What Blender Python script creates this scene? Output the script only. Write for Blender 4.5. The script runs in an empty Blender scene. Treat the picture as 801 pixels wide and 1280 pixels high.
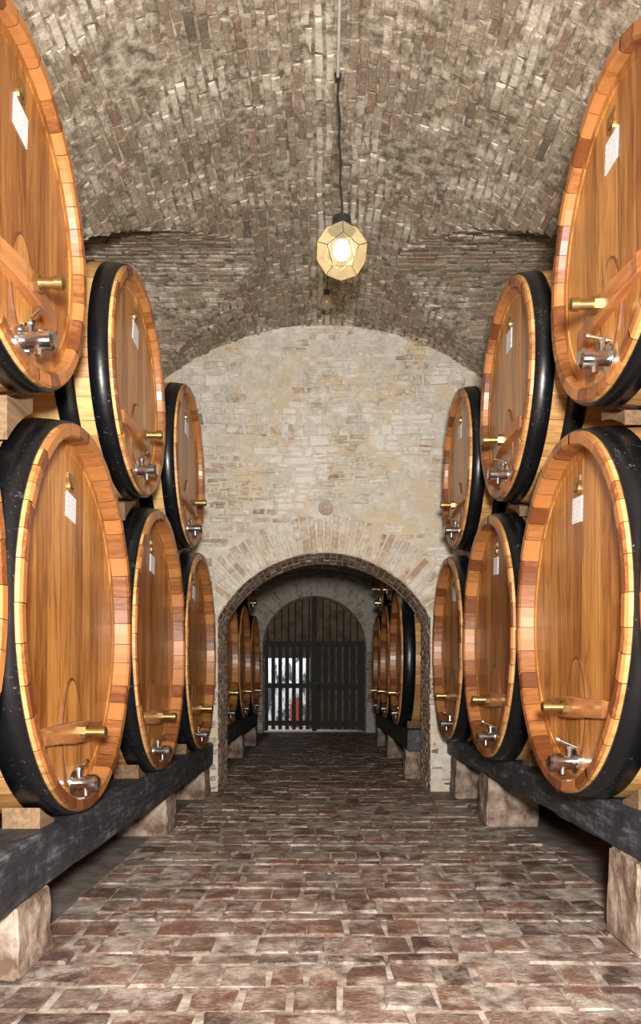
import bpy, bmesh, math, random
from mathutils import Vector, Matrix, noise as mnoise
random.seed(7)
sc = bpy.context.scene
EYE = 1.4
try:
    sc.view_settings.view_transform = 'Standard'
    sc.view_settings.look = 'None'
except Exception: pass

# ------------------------------------------------------------------ helpers
def fbm(x,y,z=0.0,s=1.0): return mnoise.noise(Vector((x*s,y*s,z*s)))+.5*mnoise.noise(Vector((x*s*2.3+5,y*s*2.3,z*s*2.3)))
def mesh_data(name, verts, faces, mats, midx=None, smooth=False):
    me = bpy.data.meshes.new(name)
    me.from_pydata([tuple(v) for v in verts], [], faces)
    for m in mats: me.materials.append(m)
    if midx:
        for p, i in zip(me.polygons, midx): p.material_index = i
    if smooth:
        for p in me.polygons: p.use_smooth = True
    me.update()
    return me
def obj(name, me, parent=None, loc=(0,0,0), rot=(0,0,0)):
    o = bpy.data.objects.new(name, me)
    sc.collection.objects.link(o)
    o.location = loc; o.rotation_euler = rot
    if parent: o.parent = parent
    return o
def empty(name, loc=(0,0,0), rot=(0,0,0)):
    o = bpy.data.objects.new(name, None); o.empty_display_size = .2
    sc.collection.objects.link(o); o.location = loc; o.rotation_euler = rot
    return o
class Geo:
    def __init__(s): s.v=[]; s.f=[]; s.m=[]
    def add(s, vs, fs, mi=0):
        b=len(s.v); s.v+= [tuple(v) for v in vs]
        for f in fs: s.f.append(tuple(b+i for i in f)); s.m.append(mi)
    def box(s, a, b, mi=0):
        x0,y0,z0=a; x1,y1,z1=b
        s.add([(x0,y0,z0),(x1,y0,z0),(x1,y1,z0),(x0,y1,z0),(x0,y0,z1),(x1,y0,z1),(x1,y1,z1),(x0,y1,z1)],
              [(0,3,2,1),(4,5,6,7),(0,1,5,4),(1,2,6,5),(2,3,7,6),(3,0,4,7)],mi)
    def cyl(s, p0, p1, r0, r1=None, n=16, mi=0):
        if r1 is None: r1=r0
        p0=Vector(p0); p1=Vector(p1); d=(p1-p0).normalized()
        a=d.orthogonal().normalized(); c=d.cross(a)
        vs=[]
        for p,r in ((p0,r0),(p1,r1)):
            for i in range(n):
                t=2*math.pi*i/n; vs.append(p+a*math.cos(t)*r+c*math.sin(t)*r)
        fs=[(i,(i+1)%n,n+(i+1)%n,n+i) for i in range(n)]
        fs.append(tuple(reversed(range(n)))); fs.append(tuple(range(n,2*n)))
        s.add(vs,fs,mi)
    def brick(s, c, u, v, n, lu, lv, h, ch=.008, jit=.004, deep=.03, mi=0, tilt=0.0):
        c=Vector(c); u=Vector(u); v=Vector(v); n=Vector(n)
        J=[(random.uniform(-jit,jit),random.uniform(-jit,jit)) for _ in range(4)]
        T=[random.uniform(-tilt,tilt) for _ in range(4)]
        vs=[]
        for (hh,ins) in ((-deep,0),(h-ch,0),(h,ch)):
            for k,(su,sv) in enumerate(((-1,-1),(1,-1),(1,1),(-1,1))):
                vs.append(c+u*(su*(lu/2-ins)+J[k][0])+v*(sv*(lv/2-ins)+J[k][1])+n*(hh+(T[k] if hh>-deep else 0)))
        fs=[(8,9,10,11)]
        for k in range(4):
            k2=(k+1)%4
            fs.append((k,k2,4+k2,4+k)); fs.append((4+k,4+k2,8+k2,8+k))
        s.add(vs,fs,mi)
    def mesh(s,name,mats,smooth=False): return mesh_data(name,s.v,s.f,mats,s.m,smooth)

class NT:
    def __init__(s,name):
        s.mat=bpy.data.materials.new(name); s.mat.use_nodes=True
        s.t=s.mat.node_tree; s.t.nodes.clear()
        s.out=s.n('ShaderNodeOutputMaterial'); s.b=s.n('ShaderNodeBsdfPrincipled')
        s.l(s.b.outputs[0],s.out.inputs[0])
    def n(s,t,**k):
        nd=s.t.nodes.new(t)
        for a,b in k.items(): setattr(nd,a,b)
        return nd
    def l(s,a,b): s.t.links.new(a,b)
    def val(s,inp,x):
        if isinstance(x,bpy.types.NodeSocket): s.l(x,inp)
        else: inp.default_value=x
    def coord(s,scale=(1,1,1),loc=(0,0,0)):
        tc=s.n('ShaderNodeTexCoord'); mp=s.n('ShaderNodeMapping')
        mp.inputs['Scale'].default_value=scale; mp.inputs['Location'].default_value=loc
        s.l(tc.outputs['Object'],mp.inputs['Vector']); return mp.outputs[0]
    def noise(s,vec,scale,detail=4,rough=.55,dist=0):
        n=s.n('ShaderNodeTexNoise'); s.l(vec,n.inputs['Vector'])
        n.inputs['Scale'].default_value=scale; n.inputs['Detail'].default_value=detail
        n.inputs['Roughness'].default_value=rough; n.inputs['Distortion'].default_value=dist
        return n.outputs['Fac']
    def ramp(s,fac,stops,interp='LINEAR'):
        r=s.n('ShaderNodeValToRGB'); r.color_ramp.interpolation=interp
        e=r.color_ramp.elements
        while len(e)<len(stops): e.new(.5)
        for i,(p,c) in enumerate(stops):
            e[i].position=p
            e[i].color=(c,c,c,1) if isinstance(c,(int,float)) else (*c,1)
        s.l(fac,r.inputs[0]); return r.outputs[0]
    def mix(s,f,a,b,mode='MIX'):
        m=s.n('ShaderNodeMix',data_type='RGBA',blend_type=mode)
        s.val(m.inputs[0],f)
        s.val(m.inputs[6],a if not isinstance(a,tuple) else (*a,1)); s.val(m.inputs[7],b if not isinstance(b,tuple) else (*b,1))
        return m.outputs[2]
    def math(s,op,a,b=0,c=None):
        m=s.n('ShaderNodeMath',operation=op); s.val(m.inputs[0],a); s.val(m.inputs[1],b)
        if c is not None: s.val(m.inputs[2],c)
        return m.outputs[0]
    def set(s,color=None,rough=None,metal=None,bump=None,bs=.3,bd=.02,coat=None,spec=None):
        if color is not None: s.val(s.b.inputs['Base Color'],color if not isinstance(color,tuple) else (*color,1))
        if rough is not None: s.val(s.b.inputs['Roughness'],rough)
        if metal is not None: s.b.inputs['Metallic'].default_value=metal
        if coat is not None:
            s.b.inputs['Coat Weight'].default_value=coat; s.b.inputs['Coat Roughness'].default_value=.2
        if spec is not None: s.b.inputs['Specular IOR Level'].default_value=spec
        if bump is not None:
            bp=s.n('ShaderNodeBump'); bp.inputs['Strength'].default_value=bs; bp.inputs['Distance'].default_value=bd
            s.l(bump,bp.inputs['Height']); s.l(bp.outputs[0],s.b.inputs['Normal'])
        return s.mat

def brick_mat(name, stops, wash, wash_lo, wash_hi, wscale=1.6, rough=.9, crown=False, dirt=.5, bs=.6, stain=None):
    m=NT(name); v=m.coord()
    g=m.n('ShaderNodeNewGeometry')
    base=m.ramp(g.outputs['Random Per Island'],stops)
    fine=m.noise(v,45,5,.7)
    base=m.mix(1.0,base,m.ramp(fine,[(.25,1-dirt),(.7,1.12)]),'MULTIPLY')
    mid=m.noise(v,9,5,.7)
    big=m.noise(v,wscale,5,.65,.4)
    mask=m.math('ADD',m.math('MULTIPLY',big,.55),m.math('MULTIPLY',mid,.45))
    if crown:
        sp=m.n('ShaderNodeSeparateXYZ'); m.l(v,sp.inputs[0])
        ab=m.math('ABSOLUTE',m.math('ADD',sp.outputs[0],0.03))
        nearc=m.math('SUBTRACT',.12,m.math('MULTIPLY',ab,.9)); nearc=m.math('MAXIMUM',nearc,0)
        mask=m.math('ADD',mask,nearc)
    f=m.ramp(mask,[(wash_lo,0),(wash_hi,1)])
    col=m.mix(f,base,m.mix(fine,tuple(c*.8 for c in wash),tuple(min(1,c*1.15) for c in wash)))
    if stain is not None:
        n2=m.noise(m.coord(loc=(11,3,7)),stain[1],6,.7,.3)
        col=m.mix(m.ramp(n2,[(stain[2],0),(stain[3],stain[4])]),col,stain[0],'MULTIPLY')
    return m.set(color=col,rough=rough,bump=m.math('ADD',fine,mid),bs=bs,bd=.012)
def plain_noise(name,c1,c2,scale=6,rough=.9,bs=.4,metal=0,vs=(1,1,1),lo=.3,hi=.7):
    m=NT(name); v=m.coord(vs); n=m.noise(v,scale,6,.65)
    return m.set(color=m.ramp(n,[(lo,c1),(hi,c2)]),rough=rough,metal=metal,bump=n,bs=bs,bd=.02)

# ---- wood
def wood(name, axis, dark, light, plank=None, island=False, rough=.34, coat=.35, linev=.72, figure=.0, tonek=.22):
    m=NT(name)
    sc_={'z':(14,14,.9),'x':(1.0,14,14),'y':(14,1,14)}[axis]
    oi=m.n('ShaderNodeObjectInfo')
    tc=m.n('ShaderNodeTexCoord'); off=m.n('ShaderNodeVectorMath',operation='ADD')
    cmb=m.n('ShaderNodeCombineXYZ'); r=m.math('MULTIPLY',oi.outputs['Random'],37.0)
    for i in range(3): m.l(r,cmb.inputs[i])
    m.l(tc.outputs['Object'],off.inputs[0]); m.l(cmb.outputs[0],off.inputs[1])
    v=off.outputs[0]
    line=None; tone=None
    if plank:
        sp=m.n('ShaderNodeSeparateXYZ'); m.l(tc.outputs['Object'],sp.inputs[0])
        q=m.math('DIVIDE',sp.outputs[1],plank); q=m.math('ADD',q,100.5)
        fl=m.math('FLOOR',q); fr=m.math('SUBTRACT',q,fl)
        wn=m.n('ShaderNodeTexWhiteNoise',noise_dimensions='1D'); m.l(m.math('ADD',fl,r),wn.inputs['W'])
        tone=wn.outputs['Value']
        d=m.math('MINIMUM',fr,m.math('SUBTRACT',1,fr))
        line=m.ramp(d,[(.0,linev),(.03,1)])
        c2=m.n('ShaderNodeCombineXYZ'); m.l(m.math('MULTIPLY',tone,9),c2.inputs[2]); 
        a2=m.n('ShaderNodeVectorMath',operation='ADD'); m.l(v,a2.inputs[0]); m.l(c2.outputs[0],a2.inputs[1]); v=a2.outputs[0]
    elif island:
        g=m.n('ShaderNodeNewGeometry'); tone=g.outputs['Random Per Island']
    grain=m.noise(m_map(m,v,sc_),1.0,6,.62,1.2)
    fine=m.noise(m_map(m,v,tuple(s*5 for s in sc_)),1.0,4,.6)
    big=m.noise(v,1.3,3,.5)
    k=m.math('ADD',m.math('MULTIPLY',grain,.5),m.math('MULTIPLY',fine,.28))
    k=m.math('ADD',k,m.math('MULTIPLY',big,.22))
    if tone is not None: k=m.math('ADD',k,m.math('MULTIPLY',m.math('SUBTRACT',tone,.5),tonek))
    col=m.ramp(k,[(.37,dark),(.63,light)])
    if figure:
        st=m.noise(m_map(m,v,(6,6,.6)),1.0,6,.75,2.2)
        col=m.mix(m.ramp(st,[(.51,0),(.66,figure)]),col,(.46,.29,.20),'MULTIPLY')
        s2=m.noise(m_map(m,v,(1.6,1.6,1.0)),1.0,5,.6,1.0)
        col=m.mix(m.ramp(s2,[(.50,0),(.66,.6)]),col,(.68,.49,.36),'MULTIPLY')
    if line is not None: col=m.mix(1.0,col,line,'MULTIPLY')
    var=m.ramp(oi.outputs['Random'],[(0,(.84,.76,.70)),(.5,(.97,.94,.92)),(1,(1.06,1.08,1.08))])
    col=m.mix(1.0,col,var,'MULTIPLY')
    return m.set(color=col,rough=rough,bump=k,bs=.15,bd=.01,coat=coat)
def m_map(m,v,s):
    mp=m.n('ShaderNodeMapping'); mp.inputs['Scale'].default_value=s; m.l(v,mp.inputs[0]); return mp.outputs[0]

M_head = wood('oak_head','z',(.27,.105,.023),(.64,.325,.092),plank=.155,figure=.9,linev=.62,tonek=.18,rough=.38,coat=.25)
M_stave= wood('oak_stave','x',(.33,.16,.05),(.66,.42,.17),island=True,rough=.5,coat=.05)
M_chime= wood('oak_chime','x',(.16,.050,.014),(.44,.185,.058),island=True,rough=.45,coat=.2,tonek=.45)
M_bar  = wood('oak_bar','y',(.24,.082,.028),(.47,.205,.075),rough=.4)
M_block= wood('timber_block','y',(.08,.045,.022),(.24,.15,.08),rough=.85,coat=0)
m=NT('black_hoop_paint'); v=m.coord(); sp=m.noise(v,60,3,.6); bg=m.noise(v,4.5,6,.75,.6)
mask=m.math('MULTIPLY',m.ramp(sp,[(.64,0),(.71,.6)]),m.ramp(bg,[(.46,.0),(.63,1)]))
mask2=m.math('MAXIMUM',mask,m.math('MULTIPLY',m.ramp(bg,[(.64,0),(.80,.4)]),.8))
M_hoop=m.set(color=m.mix(mask2,(.004,.0045,.006),(.28,.30,.33)),rough=m.ramp(bg,[(.3,.24),(.7,.42)]),bump=bg,bs=.2,bd=.01,spec=.45)
M_brass=plain_noise('brass',(.46,.33,.12),(.68,.52,.25),20,.34,.05,1)
M_chrome=plain_noise('chromed_steel',(.5,.51,.53),(.75,.75,.77),20,.2,.02,1)
M_groove=plain_noise('dark_groove',(.10,.035,.01),(.16,.06,.02),20,.5,.1)
m=NT('paper_label'); v=m.coord((1,1,1)); w=m.n('ShaderNodeTexWave',bands_direction='Z'); m.l(v,w.inputs[0]); w.inputs['Scale'].default_value=12
nn=m.noise(m.coord((1,60,10)),1,2)
M_label=m.set(color=m.mix(m.math('MULTIPLY',m.ramp(w.outputs['Fac'],[(.78,0),(.82,1)]),m.ramp(nn,[(.5,0),(.55,.45)])),(.80,.83,.88),(.25,.25,.35)),rough=.6)
m=NT('black_painted_timber'); v=m.coord((3,.6,5)); n=m.noise(v,3,8,.75,.6); n2=m.noise(m.coord(),7,6,.8)
k=m.math('ADD',m.math('MULTIPLY',n,.6),m.math('MULTIPLY',n2,.4))
M_beam=m.set(color=m.ramp(k,[(.38,(.006,.007,.010)),(.52,(.028,.033,.042)),(.68,(.20,.215,.24))]),rough=.6,bump=k,bs=.7)
M_stone=plain_noise('pedestal_stone',(.12,.068,.045),(.40,.33,.265),5,.95,.9,lo=.38,hi=.64)
M_conc=plain_noise('side_pavement',(.06,.05,.042),(.23,.20,.175),4,.85,.5)

M_ceil=brick_mat('vault_brick',[(0,(.19,.16,.13)),(.04,(.30,.24,.17)),(.3,(.35,.275,.195)),(.6,(.41,.325,.235)),(.85,(.48,.395,.295)),(.95,(.33,.215,.15)),(1,(.29,.18,.13))],(.74,.67,.56),.50,.60,1.9,crown=True,stain=((.62,.56,.49),2.3,.50,.68,.8),bs=.9)
M_ceilbase=plain_noise('vault_mortar',(.15,.115,.08),(.58,.51,.40),11,.95,.9,lo=.40,hi=.66)
M_wall=brick_mat('limewashed_stone',[(0,(.22,.16,.12)),(.04,(.48,.40,.32)),(.2,(.63,.56,.47)),(.5,(.73,.68,.60)),(.76,(.67,.56,.42)),(.90,(.53,.37,.28)),(1,(.79,.75,.69))],(.83,.79,.72),.43,.55,1.3,dirt=.45,bs=1.0,stain=((.86,.70,.50),1.6,.48,.62,.85))
m=NT('lime_mortar'); v=m.coord(); n=m.noise(v,8,7,.7); n2=m.noise(m.coord(loc=(4,8,1)),1.5,5,.65)
c=m.ramp(n,[(.3,(.50,.45,.37)),(.7,(.83,.79,.71))]); c=m.mix(m.ramp(n2,[(.50,0),(.62,.8)]),c,(.70,.56,.38))
M_wallbase=m.set(color=c,rough=.95,bump=n,bs=1,bd=.04)
M_ring=brick_mat('arch_brick',[(0,(.45,.27,.19)),(.3,(.55,.40,.28)),(.6,(.63,.53,.42)),(1,(.72,.65,.55))],(.77,.73,.66),.46,.61,2.5,dirt=.4,bs=.9)
M_jamb=brick_mat('jamb_brick',[(0,(.26,.13,.09)),(.4,(.40,.245,.18)),(1,(.54,.42,.33))],(.66,.60,.53),.50,.64,3,dirt=.45)
M_floor=brick_mat('floor_brick',[(0,(.11,.072,.062)),(.25,(.21,.118,.09)),(.5,(.285,.155,.11)),(.75,(.25,.165,.13)),(.9,(.33,.235,.19)),(1,(.15,.125,.11))],(.48,.42,.37),.46,.60,3.2,rough=.5,dirt=.65,bs=1,stain=((.40,.34,.30),1.8,.46,.64,.9))
M_floorbase=plain_noise('floor_mortar',(.11,.085,.07),(.48,.42,.36),7,.85,.6,lo=.38,hi=.64)
M_side=plain_noise('side_wall_plaster',(.20,.16,.12),(.42,.36,.29),2,.95,.8)

# ------------------------------------------------------------------ vault geometry
CROWN=EYE+4.67; RC=3.40; XL=2.0
def main_h(x):
    ax=abs(x)
    if ax<=XL: return CROWN-RC+math.sqrt(RC*RC-ax*ax)
    h0=CROWN-RC+math.sqrt(RC*RC-XL*XL)
    return h0-.72*(ax-XL)
YC=8.45; RT=2.1; TC=EYE+4.58
def trans_h(y):
    d=abs(y-YC)
    if d>2.05: return -9
    return TC-RT+math.sqrt(RT*RT-d*d)
YW=10.2; XW=3.7
def vault_grid(hf,x0,x1,y0,y1,st=.1):
    nx=int(round((x1-x0)/st)); ny=int(round((y1-y0)/st)); vs=[];fs=[]
    for j in range(ny+1):
        y=y0+(y1-y0)*j/ny
        for i in range(nx+1):
            x=x0+(x1-x0)*i/nx; vs.append((x,y,hf(x,y)))
    for j in range(ny):
        for i in range(nx):
            a=j*(nx+1)+i; fs.append((a,a+nx+1,a+nx+2,a+1))
    return vs,fs
vs,fs=vault_grid(lambda x,y:max(main_h(x),trans_h(y))+.002-.007*fbm(x,y,0,3.0),-XW,XW,-2,YW,.05)
ceiling=obj('ceiling',mesh_data('ceiling',vs,fs,[M_ceilbase],smooth=True))
G=Geo()
cw=.08
def bury(x,y,off=0):
    b=fbm(x+off,y,off,1.1)
    return .010+random.gauss(0,.0055)-max(0,b-.34)*.07
for sgn in (-1,1):
    x=sgn*cw/2
    while abs(x)<XW-.3:
        e=.01
        y=random.uniform(1.0,1.3)
        while y<YW:
            L=random.choice([.27,.28,.29,.26,.15,.3,.24]); 
            if y+L>YW: L=YW-y
            hm=main_h(x); inA=trans_h(y)>hm; inB=trans_h(y+L)>hm
            ya,yb=y,y+L
            if inA or inB:
                if inA and inB: y+=L; continue
                for _ in range(12):
                    mid=(ya+yb)/2
                    if (trans_h(mid)>hm)==inA: ya=mid
                    else: yb=mid
                if inB: ya,yb=y,ya
                else: ya,yb=yb,y+L
            LL=yb-ya; yc=(ya+yb)/2
            xw=x+.022*mnoise.noise(Vector((x*1.5,yc*1.3,3)))+random.uniform(-.006,.006)
            dz=(main_h(xw+e)-main_h(xw-e))/(2*e); t=Vector((1,0,dz)).normalized()
            n=Vector((t.z,0,-t.x)); 
            ang=random.gauss(0,.014)+.012*fbm(x,yc,5,1.5)
            u=Vector((0,1,0))+t*ang; u.normalize(); vv=n.cross(u)
            if LL>.05 and random.random()>.02:
                G.brick((xw,yc,main_h(xw)),u,vv,n,LL-random.uniform(.008,.03),cw-random.uniform(.010,.028),bury(xw,yc),ch=.007,jit=.007,tilt=.005)
            y+=L
        dz=(main_h(x+e)-main_h(x-e))/(2*e)
        x+=sgn*cw/math.sqrt(1+dz*dz)*random.uniform(.97,1.04)
for sgn in (-1,1):
    y=YC+sgn*cw/2
    while abs(y-YC)<1.98 and y<YW:
        e=.01; dz=(trans_h(y+e)-trans_h(y-e))/(2*e); t=Vector((0,1,dz)).normalized()
        n=Vector((0,t.z,-t.y))
        lo,hi=0,XW
        for _ in range(20):
            mid=(lo+hi)/2
            if main_h(mid)>trans_h(y): lo=mid
            else: hi=mid
        for sx in (-1,1):
            x=lo
            first=True
            while x<XW:
                L=random.choice([.27,.28,.29,.26,.15,.3])
                if first: L=random.uniform(.12,.3); first=False
                xc=sx*(x+L/2)
                if random.random()>.02:
                    G.brick((xc,y+.012*mnoise.noise(Vector((xc*1.4,y,9))),trans_h(y)),(-1,0,0),t,n,L-random.uniform(.008,.03),cw-random.uniform(.010,.028),bury(xc,y,4),ch=.007,jit=.007,tilt=.005)
                x+=L
        y+=sgn*cw*t.y
obj('vault_bricks',G.mesh('vault_bricks',[M_ceil]),ceiling)

def h2(x,y=0):
    d=min(abs(x+.2),3.55); return EYE-.35+math.sqrt(3.6**2-d*d)
vs,fs=vault_grid(lambda x,y:h2(x)+.004,-3.7,3.35,11.2,22.5,.15)
c2=obj('vault_rear_base',mesh_data('vault_rear_base',vs,fs,[M_ceilbase],smooth=True),ceiling)
G=Geo(); x=-2.4
while x<2.2:
    e=.01; dz=(h2(x+e)-h2(x-e))/(2*e); t=Vector((1,0,dz)).normalized(); n=Vector((t.z,0,-t.x))
    y=11.2+random.uniform(0,.2)
    while y<22.2:
        L=.28; G.brick((x,y+L/2,h2(x)),(0,1,0),t,n,L-.015,.095,.012+random.gauss(0,.004)); y+=L
    x+=.11*t.x
obj('vault_rear_bricks',G.mesh('vault_rear_bricks',[M_ceil]),ceiling)

# ------------------------------------------------------------------ floor
floor=obj('floor',mesh_data('floor',[(-4.2,-2,-.008),(4.2,-2,-.008),(4.2,30,-.008),(-4.2,30,-.008)],[(0,1,2,3)],[M_floorbase]))
G=Geo(); y=1.2; k=0
while y<22.4:
    k+=1
    if k%3==0: d=.16; w=.33
    else: d=.28; w=.205
    x=-1.56-random.uniform(0,.15)
    if x<-1.6: x=-1.6
    xr=1.9
    if y>10: x+=.1; xr=1.5
    while x<xr:
        ww=w*random.uniform(.86,1.16)
        if random.random()>.015:
            G.brick((x+ww/2,y+d/2+.025*mnoise.noise(Vector((x*.9,y*.7,2))),0),(1,0,0),(0,1,0),(0,0,1),ww-random.uniform(.008,.032),d-random.uniform(.008,.034),.0+random.gauss(0,.0045)-max(0,fbm(x,y,3,1.2)-.45)*.03,ch=.010,jit=.012,tilt=.0035)
        x+=ww
    y+=d
obj('floor_bricks',G.mesh('floor_bricks',[M_floor]),floor)
G=Geo(); G.box((-XW,-2,-.05),(-1.6,YW,-.002)); G.box((1.93,-2,-.05),(XW,YW,-.002)); G.box((-3.7,11.2,-.05),(-1.6,22.5,-.002)); G.box((1.52,11.2,-.05),(3.4,22.5,-.002))
obj('floor_side_pavement',G.mesh('floor_side_pavement',[M_conc]),floor)

# ------------------------------------------------------------------ walls
def columns(G,xs,zb,zt,y0,y1,mi=0):
    vs=[];fs=[]
    for x in xs: vs+=[(x,y0,zb(x)),(x,y0,zt(x)),(x,y1,zb(x)),(x,y1,zt(x))]
    n=len(xs)
    for i in range(n-1):
        a=4*i;b=a+4
        fs+=[(a,b,b+1,a+1),(a+3,b+3,b+2,a+2),(a+2,b+2,b,a),(a+1,b+1,b+3,a+3)]
    fs+=[(0,1,3,2),(4*n-4,4*n-2,4*n-1,4*n-3)]
    G.add(vs,fs,mi)
def arch_wall(name,cx,half,spring,apex,ring,y0,y1,xa,xb,ztop,mats,vis=3.4):
    rise=apex-spring; R=(half*half+rise*rise)/(2*rise); zc=apex-R
    G=Geo()
    top=lambda x:ztop
    columns(G,[xa,cx-half],lambda x:0,top,y0,y1)
    columns(G,[cx+half,xb],lambda x:0,top,y0,y1)
    xs=[cx-half+2*half*i/40 for i in range(41)]
    columns(G,xs,lambda x:zc+math.sqrt(max(0,R*R-(x-cx)**2)),top,y0,y1)
    w=obj(name,G.mesh(name,[M_wallbase]))
    a0=math.asin((spring-zc)/R)
    RO=R+ring
    G=Geo(); z=.02
    def xin(zz):
        q=zz-zc
        if zz<spring: return half
        if q<RO*math.sin(a0): return q/math.tan(a0)
        if q<RO: return math.sqrt(RO*RO-q*q)
        return 0
    while z<ztop-.1:
        h=random.choice([.05,.06,.065,.07,.08,.095,.12,.14]) 
        zm=z+h/2; xi=xin(zm)
        for sgn in (-1,1):
            x=xi+ (random.uniform(-.12,0) if xi==0 else 0)
            while x<vis:
                L=random.uniform(.10,.30) if h<.09 else random.uniform(.12,.38)
                xx=cx+sgn*(x+L/2)
                b=fbm(xx,zm,7,1.25); hh=.014+random.gauss(0,.012)-max(0,b-.02)*.085
                if hh>-.012 and random.random()>.08:
                    wob=.03*mnoise.noise(Vector((xx*1.4,zm*1.5,3))) if zm>spring+.4 else 0
                    sp_=h>.09 and random.random()<.45
                    parts=[(0,h)] if not sp_ else [(-h/4,h/2),(h/4,h/2)]
                    for (dz_,h_) in parts:
                        G.brick((xx,y0,zm+dz_+wob+random.uniform(-.010,.010)),(1,0,random.gauss(0,.03)),(0,0,1),(0,-1,0),L-random.uniform(.008,.05),h_-random.uniform(.004,.024),hh,ch=.010,jit=.014,tilt=.008,mi=0 if zm>.9*spring else (1 if x<half+.4 else 0))
                x+=L
        z+=h
    obj(name+'_stones',G.mesh(name+'_stones',[mats[0],mats[2]]),w)
    G=Geo(); nb=int((math.pi-2*a0)*R/.085)
    for i in range(nb):
        a=a0+(math.pi-2*a0)*(i+.5)/nb; d=Vector((math.cos(a),0,math.sin(a))); t=Vector((-math.sin(a),0,math.cos(a)))
        c=Vector((cx,y0,zc))
        sp=random.choice([None,None,.5,.4])
        segs=[(0,ring)] if sp is None else [(0,ring*sp),(ring*sp,ring)]
        for (r0,r1) in segs:
            r1j=r1+(random.uniform(-.07,.03) if r1==ring else 0)
            rm=(R+(r0+r1j)/2); ww=(math.pi-2*a0)*rm/nb
            G.brick(c+d*rm,d,t,(0,-1,0),r1j-r0-.012,ww-random.uniform(.015,.03),.012+random.gauss(0,.007),ch=.008,jit=.007,tilt=.004)
        y=y0+.01
        while y<y1-.05:
            L=min(.28,y1-y)
            G.brick((cx+d.x*R,y+L/2,zc+d.z*R),(0,1,0),t*1.0,-d,L-.015,.085-.015,.008+random.gauss(0,.003),mi=1)
            y+=.28
    for sgn in (-1,1):
        z=.02;row=0
        while z<spring-.03:
            y=y0+.005-(0.14 if row%2 else 0)
            while y<y1-.04:
                ya=max(y,y0+.005); yb=min(y+.28,y1)
                if yb-ya>.04:
                    G.brick((cx+sgn*half,(ya+yb)/2,z+.03),(0,sgn,0),(0,0,1),(-sgn,0,0),yb-ya-.012,.055,.010+random.gauss(0,.003),mi=1)
                y+=.28
            z+=.066;row+=1
    obj(name+'_arch_bricks',G.mesh(name+'_arch_bricks',[mats[1],mats[2]]),w)
    return w
wb=arch_wall('wall_back',0,1.385,EYE+.86,EYE+1.71,.47,YW,YW+1.0,-4.3,4.3,6.35,[M_wall,M_ring,M_jamb],vis=2.8)
arch_wall('wall_far',-.28,1.49,EYE+1.2,EYE+2.53,.5,22.5,23.2,-4.3,4.3,5.2,[M_wall,M_ring,M_jamb],vis=2.0)
G=Geo(); zr=EYE+2.29
G.cyl((.02,YW+.02,zr),(.02,YW-.035,zr),.10,.09,n=28); G.cyl((.02,YW-.03,zr),(.02,YW-.055,zr),.035,.025,n=16)
for i in range(8):
    a=i*math.pi/4; G.cyl((.02+.06*math.cos(a),YW-.03,zr+.06*math.sin(a)),(.02+.06*math.cos(a),YW-.047,zr+.06*math.sin(a)),.02,.012,n=10)
obj('stone_rosette',G.mesh('stone_rosette',[plain_noise('rosette_stone',(.34,.26,.20),(.56,.48,.40),12,.9,.6)]),wb)
G=Geo(); G.box((-XW-.3,-2,0),(-XW+.05,YW,6.2)); obj('wall_left',G.mesh('wall_left',[M_side]))
G=Geo(); G.box((XW-.05,-2,0),(XW+.3,YW,6.2)); obj('wall_right',G.mesh('wall_right',[M_side]))
G=Geo(); G.box((-4.0,11.2,0),(-3.65,22.5,5.2)); obj('wall_left_rear',G.mesh('wall_left_rear',[M_side]))
G=Geo(); G.box((3.3,11.2,0),(3.65,22.5,5.2)); obj('wall_right_rear',G.mesh('wall_right_rear',[M_side]))

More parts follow.
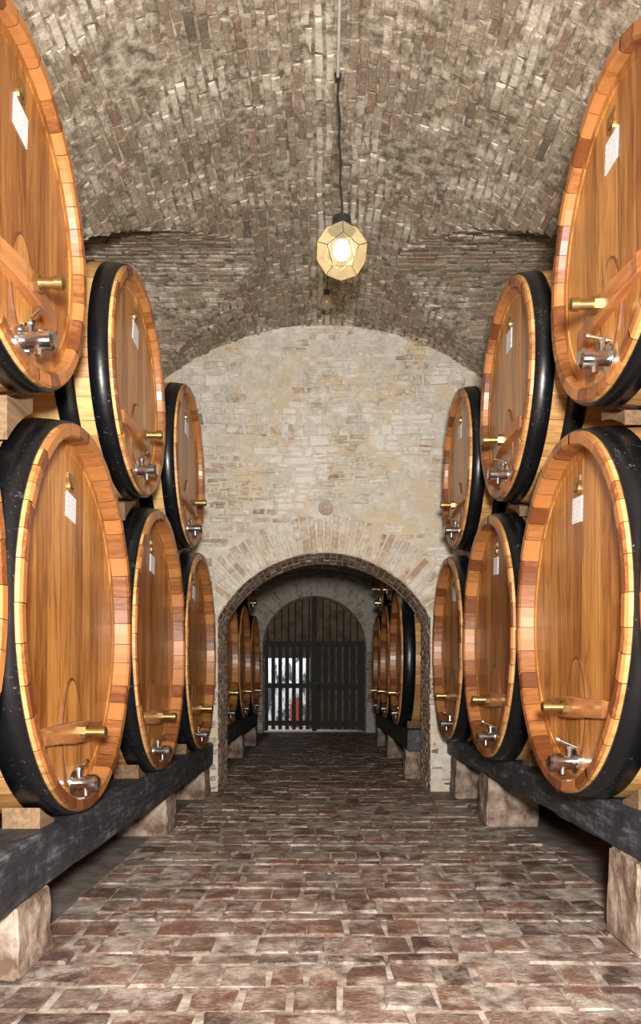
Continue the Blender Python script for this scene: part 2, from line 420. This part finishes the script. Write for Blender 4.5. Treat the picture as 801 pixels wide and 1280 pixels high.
# ------------------------------------------------------------------ barrels
def barrel_parts(tag,rh,rv,L,bulge=.055,ns=42,REC=.10,kb=.54,kt=.83,kl=.60,h1=(.02,.18),h2=(.32,.46)):
    P={}
    CH=.075
    def rad(t): return 1+bulge/((rh+rv)/2)*(1-(2*t-1)**2)
    G=Geo(); nx=10; tw=[random.uniform(.7,1.3) for _ in range(ns)]; tot=sum(tw); a=0
    for s_ in range(ns):
        da=2*math.pi*tw[s_]/tot; a0=a+.0018; a1=a+da-.0018; a+=da
        angs=[a0,(a0+a1)/2,a1]
        vs=[];fs=[]
        for i in range(nx+1):
            t=i/nx; r=rad(t)
            for an in angs: vs.append((L*t,math.cos(an)*rh*r,math.sin(an)*rv*r))
        for i in range(nx):
            for j in range(2):
                p=i*3+j; fs.append((p,p+1,p+4,p+3))
        b=len(vs); jx=random.uniform(-.003,.003)
        for (xx,dr) in ((0,0),(-.012+jx,-.014),(-.010+jx,-CH+.012),(.004,-CH),(REC+.01,-CH-.01)):
            for an in angs: vs.append((xx,math.cos(an)*(rh+dr),math.sin(an)*(rv+dr)))
        fc=[]
        for q in range(4):
            for j in range(2):
                p=b+q*3+j; fc.append((p,p+3,p+4,p+1))
        base=len(G.v); G.v+=vs
        for f in fs: G.f.append(tuple(base+k for k in f)); G.m.append(0)
        for f in fc: G.f.append(tuple(base+k for k in f)); G.m.append(1)
    P['staves']=G.mesh(tag+'_staves',[M_stave,M_chime])
    G=Geo(); n=72
    vs=[(REC,math.cos(2*math.pi*i/n)*(rh-CH),math.sin(2*math.pi*i/n)*(rv-CH)) for i in range(n)]
    G.add(vs,[tuple(reversed(range(n)))])
    vs=[(L-.03,math.cos(2*math.pi*i/n)*(rh),math.sin(2*math.pi*i/n)*(rv)) for i in range(n)]
    G.add(vs,[tuple(range(n))])
    vs=[];fs=[]
    for (dx,dr) in ((-.006,-CH-.0),(-.006,-CH-.055),(0,-CH-.062)):
        for i in range(n):
            an=2*math.pi*i/n; vs.append((REC+dx,math.cos(an)*(rh+dr),math.sin(an)*(rv+dr)))
    for q in range(2):
        for i in range(n):
            i2=(i+1)%n; fs.append((q*n+i,q*n+n+i,q*n+n+i2,q*n+i2))
    G.add(vs,fs)
    P['head']=G.mesh(tag+'_head',[M_head])
    G=Geo(); n=96
    for (x0,x1) in (h1,h2,(L-h2[1],L-h2[0]),(L-h1[1],L-h1[0])):
        prof=[(x0,-.004),(x0,.010),((x0+x1)/2,.012),(x1,.010),(x1,-.004)]
        vs=[];fs=[]
        for i in range(n):
            an=2*math.pi*i/n
            for (xx,dr) in prof:
                r=rad(xx/L); vs.append((xx,math.cos(an)*(rh*r+dr),math.sin(an)*(rv*r+dr)))
        for i in range(n):
            for k in range(4):
                p=i*5+k; q=((i+1)%n)*5+k; fs.append((p,q,q+1,p+1))
        G.add(vs,fs)
    me=G.mesh(tag+'_hoops',[M_hoop])
    for p in me.polygons: p.use_smooth=abs(p.normal.x)<.7
    P['hoops']=me
    R=(rh+rv)/2
    G=Geo(); zb=-kb*rv; zc=zb+.02; n=40; vs=[]
    for (xx,k) in ((REC,1),(REC-.010,1),(REC-.012,.94)):
        for i in range(n):
            an=2*math.pi*i/n; c_=math.cos(an); s_=math.sin(an)
            vs.append((xx,c_*.17*R*k*(1-.25*max(0,s_)),zc+s_*(.27 if s_>0 else .33)*rv*k))
    fs=[]
    for q in range(2):
        for i in range(n):
            i2=(i+1)%n; fs.append((q*n+i,q*n+n+i,q*n+n+i2,q*n+i2))
    mi=[1]*len(fs); fs.append(tuple(reversed(range(2*n,3*n)))); mi.append(0)
    G.v=vs;G.f=fs;G.m=mi
    P['hatch']=G.mesh(tag+'_hatch',[M_head,M_groove])
    PB=.068
    G=Geo(); hl=.52*R; m=28; vs=[];fs=[]
    for i in range(m+1):
        yy=-hl+2*hl*i/m; u=abs(yy)/hl
        pr=PB if u<.2 else PB-.030*min(1,((u-.2)/.55))**1.3
        hh=.062 if u<.22 else .062-.012*math.sin(min(1,(u-.22)/.5)*math.pi/2)
        if u>.98: pr-=.01; hh-=.006
        vs+=[(REC,yy,zb-hh),(REC,yy,zb+hh),(REC-pr+.008,yy,zb+hh),(REC-pr,yy,zb+hh-.008),(REC-pr,yy,zb-hh+.008),(REC-pr+.008,yy,zb-hh)]
    for i in range(m):
        a_=6*i;b_=a_+6
        for k in range(6): fs.append((a_+k,b_+k,b_+(k+1)%6,a_+(k+1)%6))
    fs.append((0,1,2,3,4,5)); fs.append(tuple(6*m+5-k for k in range(6)))
    G.add(vs,fs); P['yoke_bar']=G.mesh(tag+'_yoke',[M_bar])
    G=Geo(); x0=REC-PB
    G.cyl((x0+.01,0,zb),(x0-.03,0,zb),.042,n=6); G.cyl((x0-.025,0,zb),(x0-.105,0,zb),.026,n=20)
    G.cyl((x0-.10,0,zb),(x0-.14,0,zb),.033,n=20); G.cyl((x0-.14,0,zb),(x0-.145,0,zb),.033,.024,n=20)
    P['brass_bolt']=G.mesh(tag+'_bolt',[M_brass])
    G=Geo(); zt=-kt*rv; 
    G.cyl((REC,0,zt),(REC-.018,0,zt),.07,n=28); G.cyl((REC-.015,0,zt),(REC-.12,0,zt),.038,n=24)
    G.cyl((REC-.10,0,zt),(REC-.155,0,zt),.05,n=24); G.cyl((REC-.155,0,zt),(REC-.168,0,zt),.05,.035,n=24)
    G.cyl((REC-.05,0,zt),(REC-.05,0,zt+.075),.017,n=14); G.cyl((REC-.05,0,zt+.075),(REC-.05,0,zt+.09),.026,n=14)
    G.cyl((REC-.01,-.02,zt+.082),(REC-.10,.03,zt+.125),.009,n=10); G.cyl((REC-.10,.03,zt+.125),(REC-.115,.035,zt+.132),.014,n=10)
    G.cyl((REC-.09,0,zt),(REC-.09,0,zt-.075),.024,.02,n=16)
    G.cyl((REC-.018,.05,zt+.03),(REC-.026,.05,zt+.03),.01,n=8); G.cyl((REC-.018,-.05,zt-.03),(REC-.026,-.05,zt-.03),.01,n=8)
    P['tap']=G.mesh(tag+'_tap',[M_chrome])
    G=Geo(); zl=kl*rv
    a_=math.radians(5)
    def rot(y,z): return (y*math.cos(a_)-z*math.sin(a_), zl+y*math.sin(a_)+z*math.cos(a_))
    pts=[rot(-.085,-.075),rot(.085,-.075),rot(.085,.075),rot(-.085,.075)]
    vs=[(REC-.001,*p) for p in pts]+[(REC-.005,*p) for p in pts]
    G.add(vs,[(4,7,6,5),(0,4,5,1),(1,5,6,2),(2,6,7,3),(3,7,4,0)],0)
    G.cyl((REC,.0,zl+.13),(REC-.01,.0,zl+.13),.042,n=20,mi=1); G.cyl((REC-.01,0,zl+.13),(REC-.018,0,zl+.13),.03,.02,n=12,mi=1)
    G.box((REC-.006,-.055,zl+.165),(REC,.055,zl+.195),1)
    P['label']=G.mesh(tag+'_label',[M_label,M_brass])
    return P
PL_low_left=barrel_parts('lowL',1.04,1.115,1.9,kb=.59,kt=.86,h1=(.02,.20),h2=(.36,.50))
PL_low_right=barrel_parts('lowR',1.04,1.04,1.9,kb=.52,kt=.83,h1=(.02,.20),h2=(.36,.50))
PL_up=barrel_parts('up',.86,.81,1.42,bulge=.05,ns=36,REC=.05,kb=.455,kt=.79,kl=.50,h1=(.02,.15),h2=(.25,.38))
def place(P,side,X,y,z):
    e=empty('wine_barrel',(side*X,y,z),(0,0,0) if side>0 else (0,0,math.pi))
    for k,me in P.items(): obj(k,me,e)
    return e
XF=1.4; ZU=EYE+2.28
low_y=[.22,2.42,4.64,6.84,9.04]
upL=[1.4,3.74,6.02,8.27]; upR=[1.5,3.95,6.14,8.37]
ZLL=EYE+.375; ZLR=EYE+.405
for y in low_y:
    place(PL_low_left,-1,XF,y,ZLL); place(PL_low_right,1,XF,y,ZLR)
for y in upL: place(PL_up,-1,XF,y,ZU)
for y in upR: place(PL_up,1,XF,y,ZU)
rear_y=[12.35,14.6,16.8]
for y in rear_y: place(PL_low_right,-1,1.46,y,ZLR); place(PL_low_right,1,1.12,y,ZLR)
for y in [13.45,15.65]: place(PL_up,-1,1.46,y,ZU-.02); place(PL_up,1,1.12,y,ZU-.02)

def region(G,ys,zb,zt,x0,x1,mi=0):
    vs=[];fs=[]
    for y in ys: vs+=[(x0,y,zb(y)),(x0,y,zt(y)),(x1,y,zb(y)),(x1,y,zt(y))]
    n=len(ys)
    for i in range(n-1):
        a=4*i;b=a+4; fs+=[(a,a+1,b+1,b),(a+2,b+2,b+3,a+3),(a+1,a+3,b+3,b+1),(a,b,b+2,a+2)]
    fs+=[(0,2,3,1),(4*n-4,4*n-3,4*n-1,4*n-2)]
    G.add(vs,fs,mi)
def saddles(side,ups,lows,zl,rv,rh,X,zu=ZU,name='barrel_cradle'):
    G=Geo()
    for yu in ups:
        def zt(y,yu=yu):
            d=(y-yu)/.915; return zu-.865*math.sqrt(max(0,1-d*d))
        def zb(y):
            z=zl+rv*.62
            for yl in lows:
                d=(y-yl)/(rh+.06)
                if abs(d)<1: z=max(z,zl+(rv+.06)*math.sqrt(1-d*d))
            return z
        for (ya,yb) in ((yu-.50,yu-.18),(yu+.12,yu+.46)):
            ys=[ya+(yb-ya)*i/8 for i in range(9)]
            ys=[y for y in ys if zt(y)-zb(y)>.02]
            if len(ys)>1:
                for xo in (X+.16,X+1.05):
                    a,b=side*xo,side*(xo+.28); region(G,ys,zb,zt,min(a,b),max(a,b))
    return obj(name,G.mesh(name,[M_block]))
saddles(-1,upL,low_y,ZLL,1.115,1.04,XF); saddles(1,upR,low_y,ZLR,1.04,1.04,XF)
saddles(-1,[13.45,15.65],rear_y,ZLR,1.04,1.04,1.46,ZU-.02); saddles(1,[13.45,15.65],rear_y,ZLR,1.04,1.04,1.12,ZU-.02)

def stand(side,X,zt_,zb_,y0,y1,lows,zl,rv,rh,peds,pw,floorz=0):
    e=empty('barrel_stand',(0,0,0))
    G=Geo()
    for xo in (X,X+1.2):
        a,b=side*xo,side*(xo+.30); 
        n=int((y1-y0)/.25); vs=[];fs=[]
        for i in range(n+1):
            y=y0+(y1-y0)*i/n; j=lambda:random.uniform(-.008,.008)
            x0_,x1_=min(a,b),max(a,b); c=.02
            vs+=[(x0_+c+j(),y,zb_+j()),(x1_-c+j(),y,zb_+j()),(x1_+j(),y,zb_+c),(x1_+j(),y,zt_-c),(x1_-c,y,zt_+j()*.3),(x0_+c,y,zt_+j()*.3),(x0_+j(),y,zt_-c+j()),(x0_+j(),y,zb_+c+j())]
        for i in range(n):
            p=8*i;q=p+8
            for k in range(8): fs.append((p+k,p+(k+1)%8,q+(k+1)%8,q+k))
        fs+= [tuple(range(7,-1,-1)),tuple(8*n+k for k in range(8))]
        G.add(vs,fs)
    obj('beam',G.mesh('beam',[M_beam]),e)
    G=Geo()
    for yl in lows:
        for (ya,yb) in ((yl-.50,yl-.28),(yl+.28,yl+.50)):
            ys=[ya+(yb-ya)*i/8 for i in range(9)]
            for xo in (X+.06,X+1.22):
                a,b=side*xo,side*(xo+.20)
                region(G,ys,lambda y:zt_,lambda y,yl=yl:max(zt_+.005,zl-(rv+.045)*math.sqrt(1-((y-yl)/(rh+.045))**2)),min(a,b),max(a,b))
    obj('wedges',G.mesh('wedges',[M_block]),e)
    for (py,pd) in peds:
        for k,xo in enumerate((X+.0,X+1.15)):
            bm=bmesh.new(); bmesh.ops.create_cube(bm,size=1)
            bmesh.ops.bevel(bm,geom=bm.edges[:],offset=.03,segments=2,affect='EDGES')
            bmesh.ops.subdivide_edges(bm,edges=[ed for ed in bm.edges if ed.calc_length()>.5],cuts=5,use_grid_fill=True)
            for v in bm.verts:
                f=1+.06*(.5-v.co.z)
                v.co.x*=pw*f; v.co.y*=pd*f; v.co.z*=(zb_-floorz)
                v.co+=Vector((random.uniform(-1,1),random.uniform(-1,1),0))*.007
            me=bpy.data.meshes.new('pedestal'); bm.to_mesh(me); bm.free(); me.materials.append(M_stone)
            obj('pedestal',me,e,(side*(xo+pw/2+.01),py,(zb_+floorz)/2))
stand(-1,1.44,.635,.345,-1.0,YW-.02,low_y,ZLL,1.115,1.04,[(.6,.45),(3.92,.45),(7.42,.45),(9.7,.45)],.46)
stand(1,1.60,.735,.49,-1.0,YW-.02,low_y,ZLR,1.04,1.04,[(.8,.4),(4.22,.42),(7.9,.42),(9.75,.4)],.48)
stand(-1,1.54,.735,.44,11.3,18.2,rear_y,ZLR,1.04,1.04,[(11.8,.4),(15,.42),(17.9,.42)],.48)
stand(1,1.20,.735,.44,11.3,18.2,rear_y,ZLR,1.04,1.04,[(11.8,.4),(15,.42),(17.9,.42)],.48)

# ------------------------------------------------------------------ gate
M_gate=plain_noise('gate_dark_timber',(.004,.0035,.004),(.016,.014,.014),5,.6,.3,vs=(4,4,.6))
M_iron=plain_noise('iron',(.01,.01,.011),(.025,.025,.025),20,.5,.2,.6)
gx=-.28; gh=1.45; gy=22.75
def archz(x,off=0):
    half=1.49;rise=1.33;R=(half*half+rise*rise)/(2*rise); return EYE+2.53-R+math.sqrt(max(0.01,(R-off)**2-(x-gx)**2))
G=Geo()
x=gx-gh
while x<gx-.06:
    G.box((x,gy,.08),(x+.11,gy+.04,2.62)); x+=.20
x=gx+.06
while x<gx+gh-.02:
    G.box((x,gy,.08),(x+.13,gy+.04,2.62)); x+=.20
for z in (.2,1.28,2.5): G.box((gx-gh,gy-.05,z),(gx+gh,gy,z+.14))
G.box((gx-.07,gy-.07,.04),(gx+.07,gy+.05,archz(gx)-.02))
G.box((gx-gh,gy-.04,.04),(gx-gh+.09,gy+.06,2.65)); G.box((gx+gh-.09,gy-.04,.04),(gx+gh,gy+.06,2.65))
gate=obj('door_gate',G.mesh('door_gate',[M_gate]))
G=Geo(); x=gx-gh+.1
while x<gx+gh-.08:
    G.cyl((x,gy,2.6),(x,gy,archz(x)-.05),.012,n=8); x+=.2
G.box((gx-.16,gy-.1,1.40),(gx+.5,gy-.06,1.45)); G.cyl((gx+.12,gy-.12,1.2),(gx+.12,gy-.12,1.42),.02)
obj('iron_grille',G.mesh('iron_grille',[M_iron]),gate)
G=Geo(); G.box((-4.2,26.5,0),(-.45,26.8,2.6)); 
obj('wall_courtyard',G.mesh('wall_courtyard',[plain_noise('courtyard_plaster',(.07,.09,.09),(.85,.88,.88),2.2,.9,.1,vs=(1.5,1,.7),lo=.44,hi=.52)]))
G=Geo(); G.box((-.45,24.6,0),(2.6,24.9,4.6)); G.box((-4.2,24.0,2.2),(2.6,24.3,5.0)); obj('wall_passage',G.mesh('wall_passage',[plain_noise('passage_stone',(.07,.05,.033),(.24,.185,.13),3,.9,.8)]))
G=Geo(); G.box((-1.1,25.4,0),(-.8,25.7,.75)); G.cyl((-.95,25.55,.75),(-.95,25.55,.95),.15,.06); obj('red_bin',G.mesh('red_bin',[plain_noise('red_plastic',(.5,.02,.02),(.7,.05,.03),3,.4,.05)]))

# ------------------------------------------------------------------ pendant lamps
M_black=plain_noise('black_cable',(.01,.01,.01),(.03,.03,.03),30,.5,.1)
M_pipe=plain_noise('painted_conduit',(.50,.47,.43),(.68,.66,.61),10,.6,.1)
LX=.135; LY=6.0; LZ=EYE+3.31
lamp=empty('pendant_lamp',(LX,LY,LZ))
# dodecahedral glass lantern (dual of an icosahedron)
bm=bmesh.new(); bmesh.ops.create_icosphere(bm,subdivisions=1,radius=.2)
me=bpy.data.meshes.new('shade'); 
fcs=list(bm.faces); cen={f.index:f.calc_center_median().normalized()*.205 for f in fcs}
dv=[cen[f.index] for f in fcs]; df=[]
for v in bm.verts:
    nrm=v.co.normalized(); a_=nrm.orthogonal().normalized(); b_=nrm.cross(a_)
    lf=sorted(v.link_faces,key=lambda f:math.atan2((cen[f.index]).dot(b_),(cen[f.index]).dot(a_)))
    df.append(tuple(f.index for f in lf))
bm.free()
Rz=Matrix.Rotation(.35,3,'Z')
me.from_pydata([tuple(Rz@v) for v in dv],[],df)
cage=me.copy()
m=NT('amber_glass'); t=m.n('ShaderNodeBsdfTransparent'); t.inputs[0].default_value=(1,.94,.78,1)
m.set(color=(.78,.66,.42),rough=.05); m.b.inputs['Emission Color'].default_value=(1,.78,.42,1); m.b.inputs['Emission Strength'].default_value=.18
mx=m.n('ShaderNodeMixShader'); fr=m.n('ShaderNodeLayerWeight'); fr.inputs[0].default_value=.4
nz=m.noise(m.coord(),18,4,.7,1.0)
m.l(m.math('ADD',m.math('MULTIPLY',fr.outputs['Facing'],.4),m.math('MULTIPLY',nz,.5)),mx.inputs[0]); m.l(t.outputs[0],mx.inputs[1]); m.l(m.b.outputs[0],mx.inputs[2]); m.l(mx.outputs[0],m.out.inputs[0])
me.materials.append(m.mat); obj('glass_shade',me,lamp)
M_lead=plain_noise('brass_came',(.42,.34,.18),(.65,.54,.33),20,.35,.05,1); cage.materials.append(M_lead)
oc=obj('metal_frame',cage,lamp); w=oc.modifiers.new('w','WIREFRAME'); w.thickness=.007
def emis(name,c,s):
    m=NT(name); m.set(color=(1,1,1)); m.b.inputs['Emission Color'].default_value=(*c,1); m.b.inputs['Emission Strength'].default_value=s; return m.mat
bm=bmesh.new(); bmesh.ops.create_uvsphere(bm,u_segments=20,v_segments=14,radius=.065)
for v in bm.verts:
    if v.co.z>0: v.co.z*=1.4
me=bpy.data.meshes.new('bulb'); bm.to_mesh(me); bm.free(); me.materials.append(emis('bulb_glow',(1,.93,.75),9)); obj('bulb',me,lamp)
G=Geo(); G.cyl((0,0,.07),(0,0,.17),.022,n=16); G.cyl((0,0,.158),(0,0,.195),.11,.085,n=8); G.cyl((0,0,.195),(0,0,.255),.075,.07,n=16); G.cyl((0,0,.255),(0,0,.28),.03,.015,n=10)
obj('cap',G.mesh('cap',[M_black]),lamp)
def tube(name,pts,r,mat,parent):
    cu=bpy.data.curves.new(name,'CURVE'); cu.dimensions='3D'; cu.bevel_depth=r; cu.bevel_resolution=3; cu.use_fill_caps=True
    s=cu.splines.new('POLY'); s.points.add(len(pts)-1)
    for p,q in zip(s.points,pts): p.co=(*q,1)
    cu.materials.append(mat); o=bpy.data.objects.new(name,cu); sc.collection.objects.link(o); o.parent=parent; return o
top=main_h(LX)-LZ
tube('cable',[(.006*math.sin(i*1.3)-(i/16)*.03,0,.27+(top-.27)*i/16) for i in range(17)],.009,M_black,lamp)
G=Geo(); G.cyl((-.03,0,top-.05),(-.03,0,top),.02,.03,n=12); obj('ceiling_rose',G.mesh('rose',[M_black]),lamp)
tube('conduit',[(-.03,-7,top-.03),(-.03,-2.6,top-.03),(-.03,0,top-.03)],.012,M_pipe,lamp)
l=bpy.data.lights.new('lamp_light','POINT'); l.energy=150; l.color=(1,.82,.56); l.shadow_soft_size=.06
lo=bpy.data.objects.new('lamp_light',l); sc.collection.objects.link(lo); lo.parent=lamp
s2=empty('bare_socket_lamp',(.03,8.7,EYE+4.3))
tube('cord',[(0,0,.06),(.004,0,.16),(0,0,.33)],.006,M_black,s2)
G=Geo(); G.cyl((0,0,.0),(0,0,.07),.03,n=14); obj('socket',G.mesh('socket',[M_black]),s2)
bm=bmesh.new(); bmesh.ops.create_uvsphere(bm,u_segments=16,v_segments=12,radius=.075)
me=bpy.data.meshes.new('globe'); bm.to_mesh(me); bm.free()
for p in me.polygons: p.use_smooth=True
me.materials.append(plain_noise('dusty_glass',(.25,.19,.12),(.4,.32,.22),10,.2,.05)); obj('globe',me,s2,(0,0,-.06))

# ------------------------------------------------------------------ lights
def area(name,loc,tgt,size,power,col=(1,1,1)):
    l=bpy.data.lights.new(name,'AREA'); l.shape='DISK'; l.size=size; l.energy=power; l.color=col
    o=bpy.data.objects.new(name,l); sc.collection.objects.link(o); o.location=loc
    o.rotation_euler=(Vector(tgt)-Vector(loc)).to_track_quat('-Z','Y').to_euler(); return o
area('camera_flash',(.1,-.55,EYE+.45),(0,8,EYE+2.3),.4,900,(1,.965,.90))
area('courtyard_sky',(-2,25.4,4.6),(-2,25.6,0),1.6,260,(.9,.95,1))
def pt(name,loc,e,col,r=.1):
    l=bpy.data.lights.new(name,'POINT'); l.energy=e; l.color=col; l.shadow_soft_size=r
    o=bpy.data.objects.new(name,l); sc.collection.objects.link(o); o.location=loc
pt('rear_room_fill',(-.2,13.5,EYE+2.9),9,(1,.85,.65))  # added fill light that dimly brightens the rear room, no fixture modelled
w=bpy.data.worlds.new('World'); sc.world=w; w.use_nodes=True
w.node_tree.nodes['Background'].inputs[0].default_value=(1,.97,.93,1); w.node_tree.nodes['Background'].inputs[1].default_value=.55

# ------------------------------------------------------------------ camera
cam=bpy.data.cameras.new('camera'); co=bpy.data.objects.new('camera',cam); sc.collection.objects.link(co)
co.location=(0,0,EYE); co.rotation_euler=(math.pi/2,0,0)
cam.sensor_width=36; cam.lens=980/1280*36; cam.shift_x=-4.5/1280; cam.shift_y=215/1280
sc.camera=co
